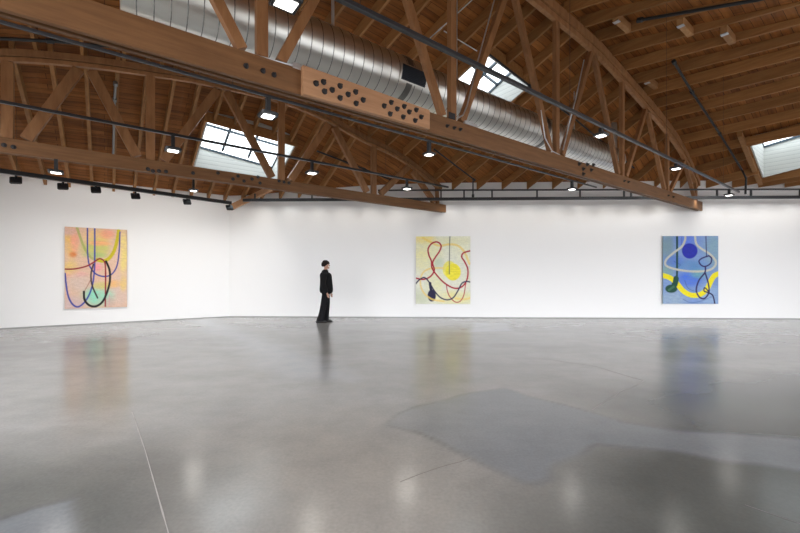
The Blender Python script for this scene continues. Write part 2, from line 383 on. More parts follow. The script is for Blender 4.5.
# ------------------------------------------------------------------ skylights
def build_skylight(n, S, hc, rows, cols, label):
    u0, u1, w0, w1 = S; t = .035
    e = roof_thing(f'window_{n}', label, 'skylight', (0, 0, 0), kind='structure')
    zb = lambda u, w: zroof(u, w) + JD - .235
    b = MB()
    def sideboard(pa, pb, out):
        (ua, wa), (ub, wb) = pa, pb; o = Vector((*out, 0)) * t
        P = lambda u, w, h: Vector((u, w, zroof(u, w) + h))
        lo, hi = -.01, JD + hc
        b.hexa([P(ua, wa, lo), P(ub, wb, lo), P(ub, wb, lo)+o, P(ua, wa, lo)+o, P(ua, wa, hi), P(ub, wb, hi), P(ub, wb, hi)+o, P(ua, wa, hi)+o])
    sideboard((u0, w0), (u1, w0), (0, -1)); sideboard((u0, w1), (u1, w1), (0, 1)); sideboard((u0, w0), (u0, w1), (-1, 0)); sideboard((u1, w0), (u1, w1), (1, 0))
    b.build('skylight_shaft', M['shaft'], e)
    for (ua, wa), (ub, wb), (ox, oy) in (((u0-.08, w0), (u1+.08, w0), (0, -1)), ((u0-.08, w1), (u1+.08, w1), (0, 1)), ((u0, w0-.08), (u0, w1+.08), (-1, 0)), ((u1, w0-.08), (u1, w1+.08), (1, 0))):
        if max(wa, wb) > w_wall(max(ua, ub)) - .05: continue
        k = MB(); o1, o2 = Vector((ox, oy, 0))*(t+.002), Vector((ox, oy, 0))*(t+.042)
        P0 = lambda u, w, h: Vector((u, w, zroof(u, w) + h))
        k.hexa([P0(ua, wa, -.015)+o1, P0(ub, wb, -.015)+o1, P0(ub, wb, -.015)+o2, P0(ua, wa, -.015)+o2, P0(ua, wa, JD-.002)+o1, P0(ub, wb, JD-.002)+o1, P0(ub, wb, JD-.002)+o2, P0(ua, wa, JD-.002)+o2])
        k.build('trimmer_beam', M['joist'], e)
    P = lambda s, r, h=0: Vector((u0 + (u1-u0)*s, w0 + (w1-w0)*r, zroof(u0 + (u1-u0)*s, w0 + (w1-w0)*r) + JD + hc + h))
    f = MB()
    for i in range(cols + 1): f.bar(P(i/cols, 0), P(i/cols, 1), (1, 0, 0), (0, 0, 1), .03, .03)
    for j in range(rows + 1): f.bar(P(0, j/rows), P(1, j/rows), (0, 1, 0), (0, 0, 1), .022, .03)
    f.build('skylight_frame', M['mullion'], e)
    for i in range(cols):
        for j in range(rows):
            g = MB(); a, c, d, q = P(i/cols, j/rows, .032), P((i+1)/cols, j/rows, .032), P((i+1)/cols, (j+1)/rows, .032), P(i/cols, (j+1)/rows, .032)
            up = Vector((0, 0, .006)); g.hexa([a, c, d, q, a+up, c+up, d+up, q+up]); g.build('glass_pane', M['glass'], e)
build_skylight(1, SKY[0], .38, 2, 3, 'skylight with six bright panes and white boarded shaft above the left gallery bay')
build_skylight(2, SKY[1], .45, 2, 3, 'skylight behind the webs of the large truss')
build_skylight(3, SKY[2], .64, 1, 3, 'skylight with white boarded shaft at the right edge')
# ------------------------------------------------------------------ joists
def joist(us, w_lo, w_hi, bay, prefix):
    k = 0
    for u in us:
        ww = w_wall(u) - .012; hi = min(w_hi, ww); lo = w_lo
        if hi - lo < .25: continue
        spans = [(lo, hi)]
        for s in SKY:
            if s[0] - .04 < u < s[1] + .04:
                ns = []
                for a, c in spans:
                    if s[2] >= c or s[3] <= a: ns.append((a, c)); continue
                    if s[2] - .05 - a > .2: ns.append((a, s[2] - .045))
                    if c - s[3] - .05 > .2: ns.append((s[3] + .045, c))
                spans = ns
        if not spans: continue
        t = .031 if w_hi > 50 else .024
        for n_, (a, c) in enumerate(spans):
            b = MB(); za, zc = zroof(u, a) + .002, zroof(u, c) + .002; d = JD - .006
            b.hexa([(u-t, a, za), (u+t, a, za), (u+t, c, zc), (u-t, c, zc), (u-t, a, za+d), (u+t, a, za+d), (u+t, c, zc+d), (u-t, c, zc+d)])
            o = b.build('roof_joist', M['joist'], roof=True, origin=(u, a, za))
            tag(o, prefix.format(ORD[k]) + ('' if len(spans) == 1 else (', low side of skylight', ', far side of skylight')[n_] if w_lo < 0 else (', near side of skylight', ', far side of skylight')[n_]), 'joist', bay)
        k += 1
G = .61
joist([10.05 + G*k for k in range(7, -20, -1)], W_A + .075, W_B + .06, 'joists of the middle roof bay', '{} timber joist from far end between the two trusses')
joist([10.05 + G*k for k in range(12, -6, -1)], W_C - 3.9, W_A + .065, 'joists of the right roof bay', '{} timber joist from back wall right of large truss')
joist([-.28 + .48*k for k in range(12, -7, -1)], W_B + .07, 99, 'joists of the left roof bay', '{} timber joist from the corner above the left wall')
# ------------------------------------------------------------------ trusses
def build_truss(name, label, w0, th, U1, zt, u_lo, u_hi, bot, cd, tops, bnodes, panel, zbot, wide):
    e = roof_thing(name, label, 'roof truss', (u_lo, w0, zbot(u_lo)))
    B0 = Vector((u_lo, w0, zbot(u_lo)))
    def sub(): return MB()
    def fin(b, nm, m, par=e, bev=.006, smooth=False):
        b.v = [tuple(Vector(v) - B0) for v in b.v]
        return b.build(nm, m, par, bevel=bev, smooth=smooth)
    n = 40
    def chord(f0, f1, wa, wb, ua, ub, seg):
        b = sub(); rows = []
        for i in range(seg + 1):
            u = ua + (ub-ua)*i/seg; rows.append([(u, wa, f0(u)), (u, wb, f0(u)), (u, wb, f1(u)), (u, wa, f1(u))])
        b.sweep(rows); return b
    # bottom chord: two planks with a dark slot between them
    half = th * .36
    for nm, a, c in (('bottom_chord', w0, w0 + half), ('bottom_chord', w0 + th - half, w0 + th)):
        fin(chord(zbot, lambda u: zbot(u) + bot, a, c, u_lo, U1, 24), nm, M['truss'])
    # top chord: upper member and slimmer lower member
    ends = tops
    dz = lambda u, k: zt(u) - k
    fin(chord(lambda u: dz(u, cd * .60), lambda u: dz(u, 0.004), w0, w0 + th, u_lo, u_hi, n), 'top_chord', M['web'])
    fin(chord(lambda u: dz(u, cd), lambda u: dz(u, cd * .66), w0 + .025, w0 + th - .025, u_lo + .1, u_hi - .1, n), 'top_chord', M['web'])
    wm = w0 + th/2; hw = th/2 - half - .004
    def web(nm, ua, za, ub, zb_, wdt):
        b = sub(); p, q = Vector((ua, wm, za)), Vector((ub, wm, zb_)); d = (q-p).normalized(); side = d.cross(Vector((0, 1, 0))).normalized()
        b.bar(p, q, side, (0, 1, 0), wdt/2, wide/2); fin(b, nm, M['web'])
    wv, wd_ = (.115, .105) if cd > .25 else (.15, .165)
    for bi, u in enumerate(bnodes):
        web('web_vertical', u, zbot(u) + bot + .004, u, zt(u) - cd - .003, wv)
        for s in (-1, 1):
            um = (u + bnodes[bi+s])/2 if 0 <= bi+s < len(bnodes) else u + s*panel/2
            if not (u_lo + .25 < um < u_hi - .15): continue
            p = Vector((u + s*(.14 + wd_*.5), zbot(u) + bot + .035)); q = Vector((um - s*(.012 + wd_*.48), zt(um - s*.07) - cd - .05))
            web('web_diagonal', p.x, p.y, q.x, q.y, wd_)
    ul = bnodes[-1] + panel/2; ue = u_hi - .28
    web('web_diagonal', ul + .09, zt(ul + .16) - cd - .05, ue, zbot(ue) + bot + .04, wd_)
    return e, B0, fin, wm
zbA = lambda u: 3.245 + .0072 * (u + 1)
zbB = lambda u: 3.355
NA = [3.99 + 2.715*k for k in range(-2, 4)]
tA, A0, finA, wmA = build_truss('roof_truss', 'large timber bowstring truss in the foreground with bolted splice, crossing the whole ceiling', W_A, .14, U_A - .03, zA, -3.3, 14.62, .275, .30, None, NA, 2.715, zbA, .085)
NB = [-1.28] + [.715 + 2.62*k for k in range(0, 3)]
tB, B0_, finB, wmB = build_truss('roof_truss', 'smaller timber bowstring truss farther back, in front of the left skylight', W_B, .14, U_B - .03, zB, -2.8, 8.50, .245, .20, None, NB, 2.62, zbB, .10)
def end_post(fin, u, w, z0, z1, lean):
    b = MB(); b.bar((u, w, z0), (u - lean, w, z1), (1, 0, 0), (0, 1, 0), .05, .045); fin(b, 'end_post', M['web'])
end_post(finA, 14.42, wmA, zbA(14.4) + .28, zA(14.35) - .31, .04); end_post(finB, 8.36, wmB, 3.355 + .25, zB(8.3) - .20, .03)
def bolts(fin, pxs, wf, par, r=.021):
    for px, py in pxs:
        p = on_w(px, py, wf); b = MB()
        b.lathe((p.x, wf, p.z), (0, -1, 0), [(-.002, r*1.55), (.006, r*1.55), (.0061, r), (.024, r), (.028, r*.6), (.045, r*.6)], 12)
        fin(b, 'bolt', M['bolt'], par, 0, True)
# splice plate bolted on the near face of the large truss
TS = .065; pl = on_w(303, 70, W_A - TS); pr = on_w(430, 112, W_A - TS); b = MB()
b.hexa([(pl.x, W_A - TS, zbA(pl.x) - .012), (pr.x, W_A - TS, zbA(pr.x) + .01), (pr.x, W_A - .002, zbA(pr.x) + .01), (pl.x, W_A - .002, zbA(pl.x) - .012),
        (pl.x, W_A - TS, zbA(pl.x) + .295), (pr.x, W_A - TS, zbA(pr.x) + .262), (pr.x, W_A - .002, zbA(pr.x) + .262), (pl.x, W_A - .002, zbA(pl.x) + .295)])
spl = finA(b, 'splice_plate', M['splice'])
bolts(finA, [(316, 83.5), (323.5, 82), (324.5, 91.5), (332, 90), (340, 86), (348, 94.5), (340, 98), (355.5, 92), (363, 100), (356, 103.5), (384, 106), (391, 102.5), (397, 109), (390, 114), (404, 106.5), (409, 112), (416, 110), (403, 117), (421, 117), (415, 120.5)], W_A - TS - .001, spl)
bolts(finA, [(246, 66), (263, 71), (274, 75), (447, 126), (454, 128), (460, 129.5)], W_A - .001, tA, .017)
bolts(finA, [(579, 164), (583, 169), (587, 164.5), (591, 170), (583, 174), (593, 165)], W_A - .001, tA, .026)
bolts(finA, [(624, 181), (628, 182), (668, 195.5), (673, 197)], W_A - .001, tA, .02)
bolts(finB, [(4, 145), (13.5, 147), (148, 169), (153, 171), (159, 171), (166, 171.5), (193, 173), (279, 181), (284, 182), (289, 183), (218, 173), (238, 176), (244, 181), (252, 179), (260, 183), (258, 177), (233, 179)], W_B - .001, tB, .024)
# metal connector at a web foot of the large truss, and a steel clip
p = on_w(452, 112, W_A); b = MB(); b.box((p.x - .06, W_A + .0, zbA(p.x) + .28), (p.x + .07, W_A + .012, zbA(p.x) + .37)); finA(b, 'steel_connector', M['bolt'])
p = on_w(298, 66, W_A); b = MB(); b.box((p.x - .06, W_A - .01, zbA(p.x) + .262), (p.x + .04, W_A + .08, zbA(p.x) + .325)); finA(b, 'steel_connector', M['conduit'])
p = on_w(470, 124, W_A); b = MB(); b.box((p.x - .10, W_A + .0, zbA(p.x) + .278), (p.x + .16, W_A + .09, zbA(p.x) + .325)); finA(b, 'steel_connector', M['conduit'])
# hip rafter into the corner
p = on_w(263, 188, 9.9); q2 = uw(-5.50, 12.58); b = MB(); z0 = 3.56
hi_u, hi_w = 4.9, 9.60
pp = Vector((*uw(-5.46, 12.55), 3.54)); qq = Vector((*uw(-4.02, 12.15), 4.07)); d = (qq-pp).normalized(); sd = d.cross(Vector((0, 0, 1))).normalized()
b.bar(pp, qq, sd, sd.cross(d), .05, .085)
o = b.build('hip_rafter', M['hip'], roof=True, bevel=.006, origin=tuple(pp)); tag(o, 'pale sloping timber rafter running down into the corner of the two white walls', 'rafter')
# header beside the right skylight, blocking with steel hangers
b = MB(); a, c = (13.25, 2.74), (15.55, 2.74); za, zc = zroof(*a) - .135, zroof(*c) - .135
b.hexa([(a[0], a[1]-.05, za), (a[0], a[1]+.05, za), (c[0], c[1]+.05, zc), (c[0], c[1]-.05, zc), (a[0], a[1]-.05, za+.13), (a[0], a[1]+.05, za+.13), (c[0], c[1]+.05, zc+.13), (c[0], c[1]-.05, zc+.13)])
tag(b.build('header_beam', M['joist'], roof=True, origin=(a[0], a[1], za)), 'short timber header crossing the joists at the left edge of the right skylight', 'beam')
def on_roof(px, py, dz=0.):                  # photo position to the underside of the joists
    a = (px - CX)/F; bb = (HY - py)/F; lo, hi = 2., 12.4
    g = lambda Y: EYE + bb*Y - (zroof((SU + CU*a)*Y, (CU - SU*a)*Y) + dz)
    for _ in range(40):
        mid = (lo+hi)/2
        if g(mid) > 0: hi = mid
        else: lo = mid
    Y = (lo+hi)/2
    return Vector(((SU + CU*a)*Y, (CU - SU*a)*Y, EYE + bb*Y))
for px, py, side, lab in ((686, 32, 1, 'blocking piece beside the black pipe end'), (728, 39, 1, 'second blocking piece, farther right below the black pipe'), (652, 87, 1, 'short timber block close to the large truss top chord'), (617, 22, 1, 'blocking piece left of the black pipe end, by the large truss')):
    p = on_roof(px, py, .0); uj = 10.05 + G*math.floor((p.x - 10.05)/G); b = MB(); um = uj + G/2
    e = roof_thing('joist_blocking', lab, 'blocking', (um, p.y, zroof(um, p.y)), 'timber blocks between joists')
    b.box((-G/2 + .024, -.05, .005), (G/2 - .024, .05, .15)); b.build('timber_block', M['block'], e, bevel=.004)
    h = MB(); h.box((-G/2 + .026, -.054, -.004), (-G/2 + .12, .054, .004)); h.build('joist_hanger', M['hanger'], e)
# ------------------------------------------------------------------ duct
def build_duct():
    wd, zd, r = 4.92, 4.44, .335; ua = .13; ub = 11.0
    e = roof_thing('ventilation_duct', 'round galvanised spiral duct behind the large truss', 'duct', (ua, wd, zd))
    b = MB(); n = 48
    b.sweep([[(u, r*math.cos(t), r*math.sin(t)) for t in (2*math.pi*k/n for k in range(n))] for u in (0, 1.5, 3, 5, 7, 9, ub-ua)])
    b.build('duct_body', M['duct'], e, smooth=True)
    # raised spiral lock seam
    s = MB(); pts = []; turns = int((ub-ua)/.155); K = 28
    for i in range(turns*K + 1):
        t = 2*math.pi*i/K; pts.append(Vector((.02 + .155*i/K, (r+.001)*math.cos(t), (r+.001)*math.sin(t))))
    rows = []
    for p in pts:
        rad = Vector((0, p.y, p.z)).normalized(); rows.append([p + Vector((-.006, 0, 0)), p + rad*.005, p + Vector((.006, 0, 0))])
    s.sweep(rows); s.build('spiral_seam', M['seam'], e)
    for u in (3.7, 7.4):
        c = MB(); c.sweep([[(u - ua + dx, rr*math.cos(t), rr*math.sin(t)) for t in (2*math.pi*k/n for k in range(n))] for dx, rr in ((-.05, r), (-.05, r+.012), (.05, r+.012), (.05, r))]); c.build('joint_collar', M['seam'], e, smooth=True)
    v_ = MB(); v_.lathe((10.98 - ua, 0, 0), (0, 0, 1), [(.25, .11), (zroof(10.98, wd) + JD - zd - .01, .11)], 20); v_.build('duct_riser', M['duct'], e, smooth=True)
    # side grille
    p = on_w(414, 77, wd - r)
    g = MB(); a0, a1 = math.radians(170), math.radians(212); hu = .26
    def ring(a, u, rr): return (u, rr*math.cos(a), rr*math.sin(a))
    uc = p.x - ua
    A = [a0 + (a1-a0)*i/10 for i in range(11)]
    g.sweep([[ring(a, uc-hu, r+.003), ring(a, uc+hu, r+.003), ring(a, uc+hu, r+.022), ring(a, uc-hu, r+.022)] for a in A])
    fr = g.build('grille_frame', M['duct'], e)
    h = MB(); A2 = [a0 + (a1-a0)*(.08 + .84*i/10) for i in range(11)]
    h.sweep([[ring(a, uc-hu+.03, r+.0225), ring(a, uc+hu-.03, r+.0225), ring(a, uc+hu-.03, r+.026), ring(a, uc-hu+.03, r+.026)] for a in A2])
    for i in range(1, 10):
        a = A2[0] + (A2[-1]-A2[0])*i/10; h.bar(ring(a, uc-hu+.03, r+.030), ring(a, uc+hu-.03, r+.030), (0, 0, 1), (0, 1, 0), .004, .006)
    h.build('grille_slats', M['vent'], fr)
    # straps up to the joists
    for u in (2.55, 5.0, 9.0):
        zt = zroof(u, wd) + .05 - zd; k = MB()
        k.bar((u-ua, .0, r), (u-ua, .0, zt), (1, 0, 0), (0, 1, 0), .022, .004); k.build('hanger_strap', M['conduit'], e)
build_duct()
# ------------------------------------------------------------------ tracks and lamps
def track(name_label, p, q, hang=(), size=.022, mat_='track', ends=True):
    p, q = Vector(p), Vector(q)
    e = roof_thing('lighting_track', name_label, 'lighting track', p); b = MB(); d = (q-p).normalized(); sd = d.cross(Vector((0, 0, 1))).normalized()
    b.bar((0, 0, 0), q-p, sd, sd.cross(d), size, size); b.build('track_rail', M[mat_], e, bevel=.003)
    for u in hang:
        t = (u - p.x)/(q.x - p.x); c = p.lerp(q, t); zt = zroof(c.x, c.y) if True else 0
        for w, zz in ((W_A + .07, zbA(c.x)), (W_B + .07, 3.355)):
            if abs(c.y - w) < .12: zt = zz
        h = MB(); h.tube([c - p + Vector((0, 0, size)), Vector((c.x, c.y, zt)) - p], .002, 6); h.build('suspension_rod', M['black'], e)
    return p, q
T1 = track('black lighting track under the large truss, with three lit lamps', (-2.6, 4.03, 3.185), (8.26, 4.03, 3.20), (-1.5, 1.0, 3.2, 5.6, 7.9), .013)
T4 = track('black lighting track in front of the large truss, descending to the right', (.4, 2.46, 3.30), (11.85, 2.46, 3.30), (1.5, 4.4, 7.4, 10.6), .019)
T2 = track('black lighting track below the smaller truss, crossing the left skylight', (-2.6, 6.26, 3.31), (6.1, 6.26, 3.31), (-1.2, 1.6, 4.4), .018)
u0, w0 = uw(-7.9, 6.86); u1, w1 = uw(-4.56, 10.50)
T0 = track('black lighting track in front of the left white wall', (u0, w0, 3.30), (u1, w1, 3.30), (u0 + .8, u0 + 2.2, u0 + 3.8), .042)
def bk(px, off):                             # a point in front of the back wall
    a = (px - CX)/F; Y = (12.478 - off*1.0007)/(1 + .0362*a); return Vector((*uw(a*Y, Y), 0))
TOFF = .60                                   # the track hangs this far in front of the wall
def bkz(px, py): 
    p = bk(px, TOFF); P = xy(p.x, p.y); return Vector((p.x, p.y, EYE + (HY - py)/F*P[1]))
def wall_track():
    p, q = bkz(243, 200.2), bkz(830, 197.0)
    e = roof_thing('lighting_track', 'long black lighting track along the top of the back wall', 'lighting track', p)
    b = MB(); d = (q-p).normalized(); sd = d.cross(Vector((0, 0, 1))).normalized(); b.bar((0, 0, 0), q-p, sd, sd.cross(d), .030, .044); b.build('track_rail', M['track'], e)
    for px in (255, 312, 357, 441, 464, 492, 537, 580, 624, 631, 717, 751, 800):
        c = bkz(px, 200.2 + (197.0-200.2)*(px-243)/587.); zt = bkz(px, 189.5).z if px > 380 else c.z + .20
        k = MB(); k.bar(c - p + Vector((0, 0, .03)), Vector((c.x, c.y, zt)) - p, (CU, -SU, 0), (SU, CU, 0), .020, .020); k.build('drop_stem', M['track'], e)
    b = MB(); b.tube([bkz(378, 190.3) - p, bkz(830, 189.2) - p], .026, 8); b.build('supply_pipe', M['track'], e)
    return p, q
TW = wall_track()
LAMPN = 0
def lamp(px, py, track_y, w=None, size=.10, label='', aim=(0, 0, -1), stem_top=None, pos=None, power=0., square=True, group='lit lamps on the ceiling tracks', lens=True, wide=178, blend=.35):
    """square shallow flood head on a short stem; (px, py) is its lens, track_y the rail above it"""
    p = pos if pos is not None else on_w(px, py, w)
    zt = stem_top if stem_top is not None else {4.03: 3.185 + .015*(p.x + 2.6)/10.86, 2.46: 3.29, 6.26: 3.31}[w]
    e = roof_thing('track_spotlight', label, 'lamp', (p.x, p.y, p.z), group)
    ax = -Vector(aim).normalized(); s = size
    sd = ax.cross(Vector((0, 1, 0)) if abs(ax.y) < .9 else Vector((1, 0, 0))).normalized(); up = ax.cross(sd)
    h = MB()
    def ring(hh, k): return [sd*s*k*a_ + up*s*k*b_ + ax*hh for a_, b_ in ((-1, -.8), (-.8, -1), (.8, -1), (1, -.8), (1, .8), (.8, 1), (-.8, 1), (-1, .8))]
    h.sweep([ring(0, 1), ring(.30*s, 1.04), ring(.42*s, .9), ring(.52*s, .4)]); h.build('lamp_head', M['black'], e, smooth=False)
    if lens:
        l = MB(); l.sweep([ring(-.005, .64), ring(-.001, .68)]); l.build('lamp_lens', M['lens'], e)
    st = MB(); q = ax*.5*s
    st.bar(q, (0, 0, (zt - p.z) - .018 - (.012 if abs(p.y-2.46) < .01 else 0)), (1, 0, 0), (0, 1, 0), .022, .022) if abs(ax.z) > .8 else st.tube([q, Vector((0, 0, zt - p.z - .08)), Vector((0, 0, zt - p.z - .046))], .02, 8)
    st.build('lamp_stem', M['black'], e)
    if power:
        ld = bpy.data.lights.new('lamp_light', 'SPOT'); ld.energy = power; ld.spot_size = math.radians(wide); ld.spot_blend = blend; ld.shadow_soft_size = .12; ld.color = (1, .955, .89)
        lo = bpy.data.objects.new('lamp_light', ld); COL.objects.link(lo); lo.parent = e; lo.location = -ax * .03
        lo.rotation_euler = (-ax).to_track_quat('-Z', 'Y').to_euler()
    return e
LP, LP2, BP = 2., 4., 4.4
lamp(268, 116.5, 101, 4.03, .085, 'lit square lamp hanging from the front track just left of the bolted splice', power=LP)
lamp(429, 155, 144, 4.03, .07, 'lit lamp hanging from the front track near the middle of the photo', power=LP)
lamp(572, 189.5, 182, 4.03, .075, 'lit lamp near the right end of the track under the large truss', power=LP)
lamp(601, 136, 124, 2.46, .075, 'lit lamp on the descending right track, largest of its three', power=LP)
lamp(676, 169, 156, 2.46, .08, 'lit lamp on the descending right track in front of the large truss end', power=LP)
lamp(729, 195.5, 187, 2.46, .08, 'lit lamp at the low far end of the descending right track', power=LP)
lamp(173, 151, 138, 6.26, .095, 'lit lamp on the rear track left of the six-paned skylight', power=LP2)
lamp(312, 173.5, 163, 6.26, .095, 'lit lamp on the rear track right of the six-paned skylight', power=LP2)
lamp(407, 189, 180, 6.26, .085, 'lit lamp near the far end of the rear track, by the small truss', power=LP2)
lamp(56, 173, 160, 8.0, .09, 'lit lamp above the left wall track, leftmost in the photo', power=LP2, stem_top=on_w(56, 160, 8.0).z + .03)
lamp(193.5, 191, 178, 9.75, .09, 'lit lamp behind the small truss, above the left wall track', power=LP2, stem_top=on_w(193.5, 178, 9.75).z + .03)
# overhead square lamp at the top edge of the photo
e = roof_thing('track_spotlight', 'large lit square lamp overhead, cut by the top edge of the photo', 'lamp', on_w(286, 4, 2.95), 'lit lamps on the ceiling tracks')
b = MB(); b.sweep([[(-.10, -.09, 0), (.10, -.09, 0), (.10, .09, 0), (-.10, .09, 0)], [(-.105, -.095, .02), (.105, -.095, .02), (.105, .095, .02), (-.105, .095, .02)], [(-.09, -.08, .06), (.09, -.08, .06), (.09, .08, .06), (-.09, .08, .06)]]); b.build('lamp_head', M['black'], e)
b = MB(); b.box((-.075, -.065, -.004), (.075, .065, -.001)); b.build('lamp_lens', M['lens'], e)
pz = on_w(286, 4, 2.95); b = MB(); b.tube([(0, 0, .06), (0, 0, zroof(pz.x, 2.95) - pz.z)], .02, 8); b.build('lamp_stem', M['black'], e)
# wall washers on the left wall track, turned to the wall
nl = Vector(uw(LFD.y, -LFD.x)); nl = nl if nl.dot(Vector(uw(*BK0))) > 0 else -nl
for px, py, nm in ((16, 181, 'leftmost'), (63, 187, 'second from the left'), (96, 190.5, 'third from the left'), (135.5, 196.6, 'fourth from the left'), (187, 202.3, 'fifth from the left'), (229.5, 208, 'nearest the corner')):
    # intersect the sight line's vertical plane with the track
    a = (px - CX)/F; A_, B_ = Vector(xy(T0[0].x, T0[0].y)), Vector(xy(T0[1].x, T0[1].y)); D = B_ - A_
    t = (a*A_.y - A_.x)/(D.x - a*D.y); P = A_ + D*t; z = EYE + (HY - py)/F*P.y
    lamp(px, py, 0, pos=Vector((*uw(*P), z)), size=.085, aim=(nl.x, nl.y, -.75), stem_top=3.30, power=16., wide=120, group='wall washers of the left track', label=f'black wall-washer lamp on the left wall track, {nm}')
nb = Vector(uw(.0362, 1)).normalized()
WHERE = [f'{ORD[k]} from the room corner' for k in range(21)]
for k, nm in enumerate(WHERE):  # added lamps, put in to brighten the upper back wall
    px = 258 + 27.6*k; c = bkz(px, 200.2 + (197.0-200.2)*(px-243)/587.)
    lamp(px, 0, 0, pos=Vector((c.x + nb.x*.095, c.y + nb.y*.095, c.z - .005)), size=.036, aim=(nb.x*.27, nb.y*.27, -1.0), stem_top=c.z + .07, power=BP, wide=150, blend=1., group='added wall washers of the back track', label=f'added small black wall washer on the back wall track, {nm}')
# ------------------------------------------------------------------ pipes
def pipe(label, pts, r, m='black', fit=(), name='sprinkler_pipe', cat='pipe'):
    p0 = Vector(pts[0]); e = roof_thing(name, label, cat, p0); b = MB(); b.tube([Vector(p) - p0 for p in pts], r, 10); b.build('pipe_run', M[m], e, smooth=True)
    for i in fit:
        c = Vector(pts[i]) - p0; dd = (Vector(pts[min(i+1, len(pts)-1)]) - Vector(pts[max(0, i-1)])).normalized()
        f = MB(); f.lathe(c - dd*.05, dd, [(0, r*1.1), (.005, r*1.6), (.095, r*1.6), (.10, r*1.1)], 12); f.build('pipe_fitting', M[m], e, smooth=True)
pipe('dark sprinkler pipe following the slope beside the right skylight', [on_roof(674, 62, -.05), on_roof(692, 92, -.05), on_roof(720, 134, -.06), on_roof(742, 170, -.08), on_w(746, 178, 2.86), on_w(746, 180, 2.86), on_w(745.5, 194, 2.86)], .026, fit=(0, 1, 2))
pipe('black pipe at the top right running along the joists', [on_w(640, 20, 2.98), Vector((7.66, 1.39, 5.40)), Vector((7.66, .3, 5.15))], .028, fit=(0,))
pipe('dark sprinkler pipe behind the large truss below the middle skylight', [on_w(490, 55, 5.1), on_w(530, 86, 5.1), on_w(575, 119, 5.1), on_w(612, 150, 5.1), on_w(634, 168, 5.1)], .022, fit=(1, 3))
pipe('thin black pipe between the trusses turning down to the back wall track', [on_w(434, 149, 7.6), on_w(474, 179.5, 7.6), on_w(473, 181, 7.6), on_w(473, 196, 7.6)], .022, fit=(1, 3))
pipe('black pipe seen through the webs of the smaller truss', [on_w(317, 151, 9.6), on_w(364, 169, 9.6), on_w(391, 180, 9.6)], .024, fit=(1, 2))
pipe('dark pipe above the smaller truss at the left edge', [on_w(-30, 37, 8.0), on_w(0, 38.5, 8.0), on_w(50, 41, 8.0), on_w(110, 46.5, 8.0), on_w(130, 51, 8.0)], .024, fit=(2,))
pipe('grey conduit dropping down the sloped roof above the left painting', [on_w(115.4, 84, 9.5), on_w(114.6, 100, 10.0), on_w(113, 163, 12.2)], .024, 'grey_pipe', fit=(0, 1))
def conduit_of(parent, fin, pts, r=.010):
    b = MB(); b.tube(pts, r, 8); fin(b, 'wire_conduit', M['conduit'], parent, 0, True)
wf = W_A + .012
conduit_of(tA, finA, [on_w(496, -6, wf), on_w(478, 60, wf), on_w(467, 106, wf), on_w(463, 115, wf), on_w(458, 118, wf)], .011)
conduit_of(tA, finA, [on_w(584, 60, wf), on_w(576, 98, wf), on_w(567, 134, wf), on_w(563, 150, wf)], .011)
conduit_of(tA, finA, [on_w(541, 110, wf), on_w(545, 138, wf), on_w(552, 151, wf), on_w(560, 155, wf)], .009)
conduit_of(tA, finA, [on_w(px, py, wf) for px, py in ((200, 37.2), (240, 51), (296, 66.5))], .010)
# grey conduit loop below the joists
q0 = [on_roof(472, 0, -.02), on_roof(440, 29, -.02), on_roof(430, 38, -.02)]
pipe('thin pale conduit forking under the joists above the middle skylight', q0, .010, 'conduit', name='electrical_conduit', cat='conduit', fit=(1,))
pipe('thin pale conduit branch ending at the middle skylight', [on_roof(444, 31, -.02), on_roof(477, 51, -.02)], .010, 'conduit', name='electrical_conduit', cat='conduit')
# ------------------------------------------------------------------ paintings
def srgb(c): return tuple((x/255/12.92) if x/255 <= .04045 else ((x/255+.055)/1.055)**2.4 for x in c)
def smooth_line(P, k=8):
    out = []
    for i in range(len(P)-1):
        p0, p1, p2, p3 = P[max(0, i-1)], P[i], P[i+1], P[min(len(P)-1, i+2)]
        for j in range(k):
            t = j/k
            out.append(tuple(.5*((2*b) + (-a+c)*t + (2*a-5*b+4*c-d)*t*t + (-a+3*b-3*c+d)*t**3) for a, b, c, d in zip(p0, p1, p2, p3)))
    out.append(P[-1]); return out
def seg_d(x, y, L_):
    d = 1e18
    for (x0, y0), (x1, y1) in zip(L_, L_[1:]):
        dx, dy = x1-x0, y1-y0; t = ((x-x0)*dx+(y-y0)*dy)/(dx*dx+dy*dy+1e-9); t = 0 if t < 0 else 1 if t > 1 else t
        q = (x-x0-t*dx)**2+(y-y0-t*dy)**2
        if q < d: d = q
    return math.sqrt(d)
